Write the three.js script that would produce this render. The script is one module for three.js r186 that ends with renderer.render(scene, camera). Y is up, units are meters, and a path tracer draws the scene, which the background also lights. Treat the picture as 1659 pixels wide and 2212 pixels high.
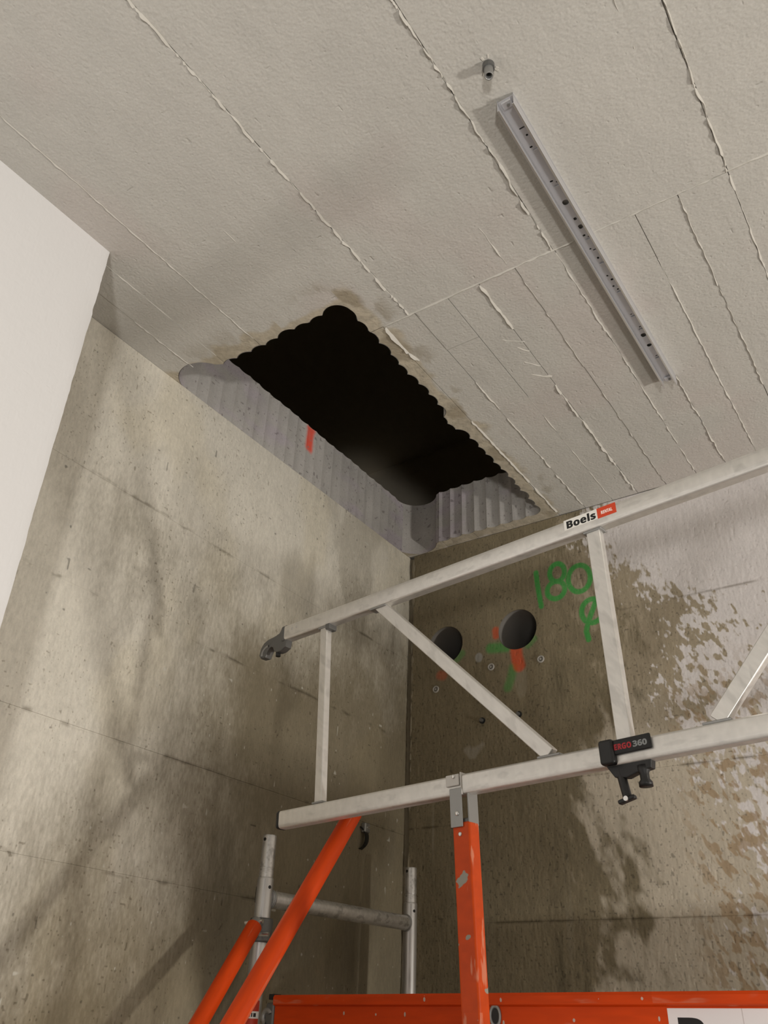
import * as THREE from 'three';
import { RoundedBoxGeometry } from 'three/addons/geometries/RoundedBoxGeometry.js';
import { mergeGeometries, mergeVertices, toCreasedNormals } from 'three/addons/utils/BufferGeometryUtils.js';
import { MarchingCubes } from 'three/addons/objects/MarchingCubes.js';
import { RectAreaLightUniformsLib } from 'three/addons/lights/RectAreaLightUniformsLib.js';
import { Brush, Evaluator, SUBTRACTION } from 'three-bvh-csg';

// ------------------------------------------------------------------ camera, light, exposure
const scene = new THREE.Scene();
scene.background = new THREE.Color(0x000000);
const camera = new THREE.PerspectiveCamera(62.158, 1659 / 2212, 0.02, 60);
{
  const right = new THREE.Vector3(0.827471, 0.036252, -0.560337);
  const up = new THREE.Vector3(0.264919, 0.854662, 0.446509);
  const back = new THREE.Vector3(0.495085, -0.517917, 0.697605);
  camera.quaternion.setFromRotationMatrix(new THREE.Matrix4().makeBasis(right, up, back));
  camera.position.set(2.0096, 1.6, 3.0647);
}
scene.add(camera);
const renderer = new THREE.WebGLRenderer({ antialias: true });
renderer.toneMapping = THREE.LinearToneMapping;
renderer.toneMappingExposure = 1.0;
renderer.shadowMap.enabled = true;
RectAreaLightUniformsLib.init();
// the two site lamps of the room: place of the lamp face, the point it looks at, intensity, colour
const LAMPS = [
  { at: [3.60, 0.68, 5.40], to: [0.6, 2.7, 1.2], w: 0.34, h: 0.24, power: 350, color: [1.0, 0.97, 0.93],
    label: 'yellow work lamp on a tripod behind the standing person' },
  { at: [6.05, 0.50, 1.12], to: [0.8, 3.2, 1.2], w: 0.34, h: 0.24, power: 470, color: [1.0, 0.955, 0.89],
    label: 'yellow work lamp on a low tripod by the far white wall' },
];

// ------------------------------------------------------------------ helpers
const H = 3.562;                 // underside of the concrete ceiling
const SLAB = 0.275;              // thickness of the slab
function rng(seed) { let a = seed >>> 0; return () => { a = (a + 0x6D2B79F5) | 0; let t = Math.imul(a ^ (a >>> 15), 1 | a); t = (t + Math.imul(t ^ (t >>> 7), 61 | t)) ^ t; return ((t ^ (t >>> 14)) >>> 0) / 4294967296; }; }
const rand = rng(4711);
const LUT = new Float32Array(65536); { const r = rng(99); for (let i = 0; i < 65536; i++) LUT[i] = r(); }
function vn(x, y, s = 0) {       // value noise, 0..1
  const xi = Math.floor(x), yi = Math.floor(y); let fx = x - xi, fy = y - yi;
  fx = fx * fx * (3 - 2 * fx); fy = fy * fy * (3 - 2 * fy);
  const r0 = ((yi + s * 31) * 157) | 0, r1 = r0 + 157;
  const a = LUT[(xi + r0 + ((yi * 7919) & 4095)) & 65535], b = LUT[(xi + 1 + r0 + ((yi * 7919) & 4095)) & 65535];
  const c = LUT[(xi + r1 + (((yi + 1) * 7919) & 4095)) & 65535], d = LUT[(xi + 1 + r1 + (((yi + 1) * 7919) & 4095)) & 65535];
  return (a + (b - a) * fx) * (1 - fy) + (c + (d - c) * fx) * fy;
}
function fbm(x, y, o, s = 0) { let v = 0, a = 0.5, n = 0; for (let i = 0; i < o; i++) { v += a * vn(x, y, s + i); n += a; x = x * 2.03 + 17.3; y = y * 2.03 + 9.1; a *= 0.5; } return v / n; }
const sst = (a, b, x) => { const t = Math.min(1, Math.max(0, (x - a) / (b - a))); return t * t * (3 - 2 * t); };
const mix = (a, b, t) => a + (b - a) * t;
const toS = v => 255 * (v <= 0.0031308 ? 12.92 * v : 1.055 * Math.pow(Math.min(1, v), 1 / 2.4) - 0.055);
const TQ = 1;
function makeTex(W, Hh, fn, srgb, wrap = THREE.MirroredRepeatWrapping) {   // fn(u, v, out): v upwards
  W = Math.max(32, W * TQ | 0); Hh = Math.max(32, Hh * TQ | 0);
  const data = new Uint8Array(W * Hh * 4), o = [0, 0, 0];
  for (let j = 0; j < Hh; j++) for (let i = 0; i < W; i++) {
    fn((i + 0.5) / W, (j + 0.5) / Hh, o); const k = (j * W + i) * 4;
    if (srgb) { data[k] = toS(Math.max(0, o[0])); data[k + 1] = toS(Math.max(0, o[1])); data[k + 2] = toS(Math.max(0, o[2])); }
    else data[k] = data[k + 1] = data[k + 2] = Math.max(0, Math.min(255, o[0] * 255));
    data[k + 3] = 255;
  }
  const t = new THREE.DataTexture(data, W, Hh); t.magFilter = THREE.LinearFilter; t.minFilter = THREE.LinearMipmapLinearFilter; t.generateMipmaps = true;
  t.wrapS = t.wrapT = wrap; if (srgb) t.colorSpace = THREE.SRGBColorSpace; t.needsUpdate = true; return t;
}
const taken = {};
function numbered(n) { taken[n] = (taken[n] || 0) + 1; return taken[n] === 1 ? n : `${n}_${String(taken[n] - 1).padStart(3, '0')}`; }
function obj(name, geo, mat, parent = scene) {
  if (Array.isArray(geo)) geo = geo.length === 1 ? geo[0] : mergeGeometries(geo.map(g => { const n = g.index ? g.toNonIndexed() : g.clone(); for (const k of Object.keys(n.attributes)) if (!['position', 'normal', 'uv'].includes(k)) n.deleteAttribute(k); return n; }));
  const m = new THREE.Mesh(geo, mat); m.name = parent === scene ? numbered(name) : name; m.castShadow = m.receiveShadow = true; parent.add(m); return m;
}
function thing(name, label, category, pos = [0, 0, 0], group) {
  const g = new THREE.Group(); g.name = numbered(name); g.position.set(...pos); g.userData = { label, category }; if (group) g.userData.group = group; scene.add(g); return g;
}
function tag(o, label, category, group) { o.userData.label = label; o.userData.category = category; if (group) o.userData.group = group; return o; }
function struct(name) { const g = new THREE.Group(); g.name = name; g.userData.kind = 'structure'; scene.add(g); return g; }
const V = (x, y, z) => new THREE.Vector3(x, y, z);
function rbox(w, h, d, r = 0.002, seg = 2) { return new RoundedBoxGeometry(w, h, d, seg, Math.min(r, w / 2.01, h / 2.01, d / 2.01)); }
function rod(a, b, r, seg = 28, r2 = r) {      // cylinder from a to b
  const A = V(...a), B = V(...b), d = B.clone().sub(A), g = new THREE.CylinderGeometry(r2, r, d.length(), seg, 1);
  g.applyQuaternion(new THREE.Quaternion().setFromUnitVectors(V(0, 1, 0), d.clone().normalize())); g.translate(...A.clone().add(B).multiplyScalar(0.5).toArray()); return g;
}
function boxAt(x0, x1, y0, y1, z0, z1) { const g = new THREE.BoxGeometry(x1 - x0, y1 - y0, z1 - z0); g.translate((x0 + x1) / 2, (y0 + y1) / 2, (z0 + z1) / 2); return g; }
function planar(g, au, av, size, ou = 0, ov = 0) {    // uv in a frame of `size` metres
  const p = g.attributes.position, uv = new Float32Array(p.count * 2);
  for (let i = 0; i < p.count; i++) { uv[2 * i] = (p.getComponent(i, au) - ou) / size; uv[2 * i + 1] = (p.getComponent(i, av) - ov) / size; }
  g.setAttribute('uv', new THREE.BufferAttribute(uv, 2)); return g;
}
function frameAt(g, O, u, v, w) { const m = new THREE.Matrix4().makeBasis(u, v, w); g.quaternion.setFromRotationMatrix(m); g.position.copy(O); }
const std = o => new THREE.MeshStandardMaterial(o);

// ------------------------------------------------------------------ the opening: a ring of overlapping drilled cores
const CORE_R = 0.05, SP = 0.0625;
const cores = [];
{
  const r = rng(12);
  const xl = 0.045, xr = 0.690, zb = 0.108, zf = 1.497;
  const nL = Math.round((zf - zb) / SP), nB = Math.round((xr - xl) / SP);
  for (let i = 0; i <= nL; i++) { const z = mix(zb, zf, i / nL); cores.push([xl + 0.052 + (r() - 0.5) * 0.004, z, 0.102]); cores.push([xr + 0.004 + (r() - 0.5) * 0.012 - (z > 0.74 && z < 0.90 ? 0.028 : 0), z + (r() - 0.5) * 0.012]); }
  for (let i = 1; i < nB; i++) { const x = mix(xl, xr, i / nB); cores.push([x, zb + (r() - 0.5) * 0.006]); cores.push([x, zf + (r() - 0.5) * 0.012]); }
  cores.push([0.692, 1.510]);
}
function holeOutline(extra = 0) {  // star-shaped walk around the union of cores, in (x, z)
  const pts = [], c = [0.37, 0.80], hx = 0.30, hz = 0.66, N = 900;
  // walk the perimeter of an inner rectangle and shoot outwards to the furthest core circle
  const per = 4 * (hx + hz);
  for (let k = 0; k < N; k++) {
    let s = per * k / N, px, pz, dx, dz;
    const A = [[c[0] - hx, c[1] - hz, 1, 0, 0, -1, 2 * hx], [c[0] + hx, c[1] - hz, 0, 1, 1, 0, 2 * hz], [c[0] + hx, c[1] + hz, -1, 0, 0, 1, 2 * hx], [c[0] - hx, c[1] + hz, 0, -1, -1, 0, 2 * hz]];
    let i = 0; while (s > A[i][6]) { s -= A[i][6]; i++; }
    const a = A[i]; px = a[0] + a[2] * s; pz = a[1] + a[3] * s; dx = a[4]; dz = a[5];
    const L = a[6], e = 0.10;      // bend the directions near the corners so that the corner is covered
    if (s < e) { const q = 1 - s / e; dx -= a[2] * q; dz -= a[3] * q; } else if (s > L - e) { const q = 1 - (L - s) / e; dx += a[2] * q; dz += a[3] * q; }
    const n = Math.hypot(dx, dz); dx /= n; dz /= n;
    let best = 0.02;
    for (const [cx, cz, cr = CORE_R] of cores) {
      const ox = px - cx, oz = pz - cz, b = ox * dx + oz * dz, cc = ox * ox + oz * oz - (cr + extra) ** 2, D = b * b - cc;
      if (D > 0) { const t = -b + Math.sqrt(D); if (t > best) best = t; }
    }
    pts.push([px + dx * best, pz + dz * best]);
  }
  return pts;
}
const outline = holeOutline(0), outlineBig = holeOutline(0.002);
const distHole = (x, z) => { const dx = Math.max(0.0 - x, 0, x - 0.74), dz = Math.max(0.06 - z, 0, z - 1.545); return Math.hypot(dx, dz); };

const RED = [0, 0];              // stretch of the drilled edge that carries the red spray mark, along the edge
{ let L = 0, a = 9, b = 0; outline.forEach((p, i) => { if (p[0] < 0.02 && p[1] > 0.782 && p[1] < 0.836) { a = Math.min(a, L); b = Math.max(b, L); } const q = outline[(i + 1) % outline.length]; L += Math.hypot(p[0] - q[0], p[1] - q[1]); }); RED[0] = a; RED[1] = b; }

// ------------------------------------------------------------------ surface textures
const TS = 3.0;                  // metres covered by one wall or ceiling texture
// ceiling: whitewashed board-marked concrete, brown slurry round the drilled opening
const ceilColor = makeTex(1536, 1536, (u, v, o) => {
  const x = u * TS - 0.1, z = v * TS - 0.1;
  const big = fbm(x * 2.2, z * 1.6, 3, 3), mid = fbm(x * 14, z * 9, 3, 7), fine = vn(x * 420, z * 420, 11);
  let k = 0.93 + 0.10 * (big - 0.5) + 0.08 * (mid - 0.5) + 0.12 * (fine - 0.5);
  let r = 0.565 * k, g = 0.545 * k, b = 0.50 * k;
  const pk = sst(0.5, 0.72, fbm(x * 3.1 + 5, z * 2.7, 3, 21)); r = mix(r, r * 1.0, pk); g = mix(g, g * 0.965, pk); b = mix(b, b * 0.97, pk);
  const d = distHole(x, z);
  if (d < 0.16) {                // dried drilling slurry with an uneven outline
    const edge = x > 0.74 ? 0.055 : z > 1.54 ? (x < 0.5 ? 0.05 : 0.02) : 0.06;
    const w = edge * (0.35 + 1.5 * fbm(x * 16, z * 12, 3, 31)), s = 1 - sst(w * 0.75, w * 1.25, d);
    const g2 = 0.75 + 0.5 * fbm(x * 60, z * 60, 2, 33);
    r = mix(r, 0.44 * g2, s * 0.85); g = mix(g, 0.385 * g2, s * 0.85); b = mix(b, 0.29 * g2, s * 0.85);
    const s2 = sst(0.56, 0.72, fbm(x * 13 + 3, z * 9, 3, 35)) * (1 - sst(0.07, 0.15, d)) * (x > 0.70 ? 0.55 : 0.25);
    r = mix(r, 0.26, s2); g = mix(g, 0.215, s2); b = mix(b, 0.145, s2);
  }
  o[0] = r; o[1] = g; o[2] = b;
}, true);
const ceilBump = makeTex(1536, 1536, (u, v, o) => {
  const x = u * TS - 0.1, z = v * TS - 0.1;
  let h = 0.5 + 0.22 * (fbm(x * 190, z * 190, 2, 41) - 0.5) + 0.22 * (fbm(x * 34, z * 13, 3, 43) - 0.5);
  const tear = sst(0.60, 0.70, fbm(x * 30, z * 7, 4, 47)) * sst(0.50, 0.66, fbm(x * 5, z * 2.4, 2, 49)); h += 0.22 * tear * (fbm(x * 150, z * 110, 2, 51) - 0.4);
  const pit = sst(0.955, 0.985, vn(x * 90, z * 70, 53)); h -= 0.25 * pit;
  o[0] = h;
}, false);
// left wall (u = z, v = y - 0.8): streaked concrete and pale limewash; the corner brown also has shade painted in
const wallLColor = makeTex(1536, 1536, (u, v, o) => {
  const z = u * TS, y = 0.8 + v * TS;
  const wob = fbm(z * 2.4, y * 2.0, 4, 61), str = fbm(z * 190, y * 60, 3, 63), fine = vn(z * 480, y * 400, 65), mid = fbm(z * 26, y * 13, 3, 67);
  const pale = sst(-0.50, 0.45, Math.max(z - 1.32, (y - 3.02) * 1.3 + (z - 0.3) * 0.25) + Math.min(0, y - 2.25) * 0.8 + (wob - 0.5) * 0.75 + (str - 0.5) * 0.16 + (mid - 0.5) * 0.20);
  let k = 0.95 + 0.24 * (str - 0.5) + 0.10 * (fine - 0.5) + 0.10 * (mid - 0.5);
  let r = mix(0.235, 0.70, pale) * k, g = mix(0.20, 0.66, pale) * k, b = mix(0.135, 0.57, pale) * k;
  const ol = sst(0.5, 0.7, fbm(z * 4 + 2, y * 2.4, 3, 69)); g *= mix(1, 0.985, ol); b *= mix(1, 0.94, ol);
  const dampShade = sst(0.55, 0.68, fbm(z * 5 + 9, y * 1.6, 4, 71)) * sst(1.6, 1.0, z); r *= 1 - 0.22 * dampShade; g *= 1 - 0.23 * dampShade; b *= 1 - 0.25 * dampShade;  // blotches kept near the corner: damp stain with shade painted in
  const pore = sst(0.86, 0.94, vn(z * 170, y * 120, 73)) * sst(0.42, 0.6, fbm(z * 6, y * 5, 2, 75)); r *= 1 - 0.40 * pore; g *= 1 - 0.42 * pore; b *= 1 - 0.45 * pore;
  const chip = sst(0.955, 0.985, vn(z * 60, y * 34, 77)); r = mix(r, 0.62, chip * 0.6); g = mix(g, 0.60, chip * 0.6); b = mix(b, 0.53, chip * 0.6);
  const pit = sst(0.965, 0.985, vn(z * 44, y * 40, 78)); r *= 1 - 0.5 * pit; g *= 1 - 0.5 * pit; b *= 1 - 0.5 * pit;
  // crumbled form joints
  for (const yl of [3.03, 2.66, 2.275, 1.932]) { const d = Math.abs(y - yl - 0.012 * (fbm(z * 9, yl, 2, 79) - 0.5)); if (d < 0.010) { const s = (1 - d / 0.010) * sst(0.52, 0.72, fbm(z * 16, y * 30 + yl * 5, 3, 81)); r *= 1 - 0.5 * s; g *= 1 - 0.52 * s; b *= 1 - 0.55 * s; } }
  o[0] = r; o[1] = g; o[2] = b;
}, true);
const concreteBump = makeTex(1024, 1024, (u, v, o) => {
  const x = u * TS / 2, y = v * TS / 2;
  let h = 0.5 + 0.34 * (fbm(x * 190, y * 36, 3, 83) - 0.5) + 0.25 * (fbm(x * 300, y * 260, 2, 85) - 0.5) + 0.2 * (fbm(x * 12, y * 8, 2, 87) - 0.5);
  h -= 0.25 * sst(0.88, 0.95, vn(x * 170, y * 120, 73)); o[0] = h;
}, false);
// right wall (u = x, v = y - 0.8)
function segD(px, py, pts) { let m = 9; for (let i = 0; i + 1 < pts.length; i++) { const [ax, ay] = pts[i], [bx, by] = pts[i + 1], dx = bx - ax, dy = by - ay, t = Math.max(0, Math.min(1, ((px - ax) * dx + (py - ay) * dy) / (dx * dx + dy * dy || 1e-9))); const d = Math.hypot(px - ax - dx * t, py - ay - dy * t); if (d < m) m = d; } return m; }
const ring = (cx, cy, rx, ry, a0 = 0, a1 = Math.PI * 2, n = 26) => Array.from({ length: n + 1 }, (_, i) => { const a = a0 + (a1 - a0) * i / n; return [cx + rx * Math.cos(a), cy + ry * Math.sin(a)]; });
const GREEN = [
  [[0.657, 3.312], [0.660, 3.26], [0.666, 3.20], [0.672, 3.148]],
  ring(0.754, 3.288, 0.034, 0.042), ring(0.743, 3.208, 0.040, 0.040),
  ring(0.850, 3.236, 0.049, 0.061),
  ring(0.893, 3.078, 0.046, 0.052), [[0.918, 3.130], [0.893, 3.078], [0.872, 3.035], [0.860, 2.995], [0.866, 2.958]],
];
const wallRColor = makeTex(1536, 1536, (u, v, o) => {
  const x = u * TS, y = 0.8 + v * TS;
  const str = fbm(x * 170, y * 40, 3, 91), fine = vn(x * 480, y * 400, 93), mid = fbm(x * 24 + y * 7, y * 13, 3, 95), big = fbm(x * 2.6, y * 1.7, 3, 97);
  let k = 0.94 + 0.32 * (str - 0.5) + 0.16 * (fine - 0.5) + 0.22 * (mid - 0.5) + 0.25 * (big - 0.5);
  let r = 0.235 * k, g = 0.195 * k, b = 0.122 * k;  // bare brown concrete, deepened to carry some of the corner shade
  // white paint: starts right of an uneven edge, frays into spots
  let edge;
  if (y > 3.38) edge = 0.93; else if (y > 3.05) edge = mix(1.27, 0.97, (y - 3.05) / 0.33); else if (y > 2.62) edge = 1.30; else edge = 1.30 + (2.62 - y) * 0.05;
  const big2 = fbm(x * 3.3 + 4, y * 3.1, 3, 99);
  const blot = fbm((x * 0.85 + y * 0.4) * 62, (y * 0.9 - x * 0.5) * 30, 3, 101);
  let f = (x - edge) * 3.0 + (big2 - 0.5) * 0.85 + (blot - 0.5) * mix(2.6, 0.9, sst(2.85, 3.25, y)) + (str - 0.5) * 0.5 - 0.25 * sst(2.6, 2.4, y);
  const white = sst(-0.16, 0.16, f);
  const wk = 0.95 + 0.12 * (str - 0.5) + 0.08 * (fine - 0.5) + 0.1 * (mid - 0.5);
  const tan = sst(-0.22, 0.22, (x - 0.90) * 1.5 + (big2 - 0.5) * 1.1 + (mid - 0.5) * 0.7 + (str - 0.5) * 0.4); r = mix(r, 0.42 * wk, tan * 0.8); g = mix(g, 0.355 * wk, tan * 0.8); b = mix(b, 0.255 * wk, tan * 0.8);
  // grey patch left of the paint, low down, painted paler for missing light
  const litWash = sst(-0.12, 0.12, (x - 0.80) * 1.6 + (big2 - 0.5) * 1.0 + (mid - 0.5) * 0.6) * sst(2.75, 2.45, y + 0.3 * (big2 - 0.5));
  r = mix(r, 0.60 * wk, litWash * 0.8); g = mix(g, 0.535 * wk, litWash * 0.8); b = mix(b, 0.43 * wk, litWash * 0.8);
  // rusty spots
  const rust = sst(0.54, 0.64, fbm((x * 0.85 + y * 0.45) * 56 + 7, (y - x * 0.4) * 26, 3, 103)) * sst(1.08, 1.25, x) * sst(2.9, 2.5, y);
  r = mix(r, 0.74 * wk, white); g = mix(g, 0.70 * wk, white); b = mix(b, 0.68 * wk, white);
  r = mix(r, 0.36, rust * 0.75); g = mix(g, 0.25, rust * 0.75); b = mix(b, 0.14, rust * 0.75);
  // dark streaks below the cores: stain plus painted shade of that band
  const runShade = sst(0.48, 0.66, fbm(x * 11 + 3, y * 0.9, 4, 105)) * sst(0.30, 0.42, x + 0.1 * (str - 0.5)) * sst(0.86, 0.66, x + 0.15 * (str - 0.5)) * sst(3.0, 2.8, y);
  r *= 1 - 0.42 * runShade; g *= 1 - 0.42 * runShade; b *= 1 - 0.44 * runShade;
  const lime = sst(0.62, 0.74, fbm(x * 30, y * 1.5, 3, 107)) * sst(2.5, 2.2, y) * sst(0.8, 0.55, x); r = mix(r, 0.34, lime * 0.5); g = mix(g, 0.31, lime * 0.5); b = mix(b, 0.24, lime * 0.5);
  const pore = sst(0.80, 0.92, vn(x * 190, y * 120, 109)); const pw = 0.4 * pore * (1 - 0.7 * white); r *= 1 - pw; g *= 1 - pw; b *= 1 - pw;
  // smears and pale slurry
  const sm = sst(0.02, 0.008, segD(x, y, [[0.30, 2.585], [0.318, 2.568], [0.335, 2.567], [0.355, 2.585], [0.372, 2.60]]) + 0.03 * (mid - 0.5)); r = mix(r, 0.36, sm * 0.6); g = mix(g, 0.33, sm * 0.6); b = mix(b, 0.27, sm * 0.6);
  const wp = sst(0.022, 0.014, Math.hypot((x - 0.368), (y - 2.976) * 0.85)); r = mix(r, 0.36, wp * 0.8); g = mix(g, 0.355, wp * 0.8); b = mix(b, 0.33, wp * 0.8);
  const pal = sst(1.1, 0.8, Math.hypot((x - 0.562) / 0.03, (y - 2.835) / 0.075) + 0.4 * (mid - 0.5)); r = mix(r, 0.32, pal * 0.55); g = mix(g, 0.28, pal * 0.55); b = mix(b, 0.20, pal * 0.55);
  // spray paint
  const spray = (d, w, soft) => sst(w + soft, w - soft * 0.3, d) * (0.82 + 0.3 * (fine - 0.5));
  let gr = 0, rd = 0; if (x > 0.12 && x < 1.0 && y > 2.75 && y < 3.4) { for (const s of GREEN) { const d = segD(x, y, s); gr = Math.max(gr, spray(d, 0.0095, 0.006)); }
  gr = Math.max(gr, 0.75 * spray(segD(x, y, [[0.425, 3.007], [0.50, 2.998]]), 0.017, 0.016), 0.6 * spray(segD(x, y, [[0.528, 2.90], [0.517, 2.86], [0.50, 2.82]]), 0.014, 0.016), 0.5 * spray(segD(x, y, [[0.26, 2.99], [0.285, 3.01]]), 0.012, 0.014), 0.5 * spray(segD(x, y, [[0.60, 2.985], [0.63, 3.01]]), 0.010, 0.012));
  rd = spray(segD(x, y, [[0.545, 2.975], [0.548, 2.94], [0.556, 2.905]]), 0.022, 0.014); rd = Math.max(rd, 0.85 * spray(segD(x, y, [[0.452, 3.085], [0.454, 3.06]]), 0.012, 0.012), 0.5 * spray(segD(x, y, [[0.175, 2.93], [0.19, 2.925]]), 0.016, 0.014)); }
  r = mix(r, 0.03, gr); g = mix(g, 0.33, gr); b = mix(b, 0.055, gr);
  r = mix(r, 0.70, rd * 0.95); g = mix(g, 0.085, rd * 0.95); b = mix(b, 0.02, rd * 0.95);
  for (const [yl, x0, x1] of [[2.295, 0, 0.373], [1.94, 0.373, 9], [2.425, 0.373, 9], [3.055, 0.93, 9]]) if (x > x0 && x < x1) { const d = Math.abs(y - yl); if (d < 0.008) { const s = (1 - d / 0.008) * sst(0.40, 0.62, fbm(x * 16, y * 7, 3, 111)); r *= 1 - 0.45 * s; g *= 1 - 0.47 * s; b *= 1 - 0.5 * s; } }
  o[0] = r; o[1] = g; o[2] = b;
}, true);
const plainNoise = makeTex(512, 512, (u, v, o) => { o[0] = 0.5 + 0.5 * (fbm(u * 60, v * 60, 3, 121) - 0.5) + 0.3 * (fbm(u * 160, v * 30, 2, 123) - 0.5); }, false, THREE.RepeatWrapping);
// drilled slab edge (u = along the edge, v = height)
const cutColor = makeTex(2048, 128, (u, v, o) => {
  const s = u * 4.4, y = v * SLAB;
  const m = fbm(s * 26, y * 18, 3, 131), f = vn(s * 240, y * 240, 133), big = fbm(s * 5, y * 4, 3, 135);
  let k = 0.97 + 0.2 * (m - 0.5) + 0.14 * (f - 0.5) + 0.35 * (big - 0.5), r = 0.44 * k, g = 0.42 * k, b = 0.395 * k;
  const lil = sst(0.5, 0.7, fbm(s * 3.5 + 2, y * 9, 3, 139)); g *= 1 - 0.05 * lil; b *= 1 + 0.06 * lil;
  const agg = sst(0.86, 0.93, vn(s * 95, y * 95, 137)); r *= 1 - 0.4 * agg; g *= 1 - 0.42 * agg; b *= 1 - 0.42 * agg;
  if (s > RED[0] - 0.05 && s < RED[1] + 0.05) { const dx = Math.max(RED[0] + 0.012 - s, 0, s - RED[1] + 0.012), dy = Math.max(0.165 - y, 0, y - 0.262), q = sst(0.024, 0.002, Math.hypot(dx, dy * 0.8) + 0.02 * (m - 0.5)) * (1 - 0.6 * agg); r = mix(r, 0.86, q * 0.95); g = mix(g, 0.10, q * 0.95); b = mix(b, 0.055, q * 0.95); }
  o[0] = r; o[1] = g; o[2] = b;
}, true, THREE.RepeatWrapping);

const M = {
  ceil: std({ map: ceilColor, bumpMap: ceilBump, bumpScale: 0.006, roughness: 0.92 }),
  ceilPlain: std({ color: new THREE.Color().setRGB(0.52, 0.50, 0.455), roughness: 0.95 }),
  fin: std({ color: new THREE.Color().setRGB(0.60, 0.575, 0.52), roughness: 0.9 }),
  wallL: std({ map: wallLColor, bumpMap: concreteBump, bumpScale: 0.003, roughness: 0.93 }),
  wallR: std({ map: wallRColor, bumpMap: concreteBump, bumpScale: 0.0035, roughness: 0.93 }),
  pier: std({ color: new THREE.Color().setRGB(0.80, 0.79, 0.785), bumpMap: plainNoise, bumpScale: 0.0012, roughness: 0.9 }),
  joint: std({ color: new THREE.Color().setRGB(0.17, 0.135, 0.095), roughness: 1 }),
  mortar: std({ color: new THREE.Color().setRGB(0.26, 0.225, 0.16), roughness: 1 }),
  cut: std({ map: cutColor, roughness: 0.9 }),
  dark: std({ color: new THREE.Color().setRGB(0.10, 0.085, 0.06), roughness: 1 }),
  upper: std({ color: new THREE.Color().setRGB(0.78, 0.70, 0.56), bumpMap: plainNoise, bumpScale: 0.004, roughness: 1 }),
  bore: std({ color: new THREE.Color().setRGB(0.20, 0.185, 0.165), roughness: 0.75 }),
  floor: std({ color: new THREE.Color().setRGB(0.28, 0.265, 0.24), roughness: 0.95, bumpMap: plainNoise, bumpScale: 0.001 }),
  alu: std({ color: new THREE.Color().setRGB(0.62, 0.60, 0.57), metalness: 0.35, roughness: 0.55 }),
  aluBright: std({ color: new THREE.Color().setRGB(0.80, 0.80, 0.79), metalness: 0.9, roughness: 0.33 }),
  galv: std({ color: new THREE.Color().setRGB(0.66, 0.66, 0.68), metalness: 0.55, roughness: 0.45 }),
  cast: std({ color: new THREE.Color().setRGB(0.16, 0.16, 0.155), metalness: 0.5, roughness: 0.5 }),
  castLight: std({ color: new THREE.Color().setRGB(0.34, 0.34, 0.33), metalness: 0.6, roughness: 0.45 }),
  black: std({ color: new THREE.Color().setRGB(0.012, 0.012, 0.012), roughness: 0.45 }),
  orange: new THREE.MeshPhysicalMaterial({ color: new THREE.Color().setRGB(0.72, 0.105, 0.012), roughness: 0.5, clearcoat: 0.25, clearcoatRoughness: 0.4 }),
  orangePaint: null,
  screw: std({ color: new THREE.Color().setRGB(0.75, 0.74, 0.72), metalness: 0.9, roughness: 0.25 }),
  ply: std({ color: new THREE.Color().setRGB(0.22, 0.15, 0.09), roughness: 0.8 }),
  plug: std({ color: new THREE.Color().setRGB(0.42, 0.40, 0.36), roughness: 0.7 }),
};

// ------------------------------------------------------------------ floor, ceiling, walls
const RX = 6.6, RZ = 6.6;        // far sides of the room
{ const f = struct('floor'); obj('floor_slab', planar(boxAt(-0.4, RX + 0.2, -0.2, 0, -0.4, RZ + 0.2), 0, 2, 1), M.floor, f); }

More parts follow.
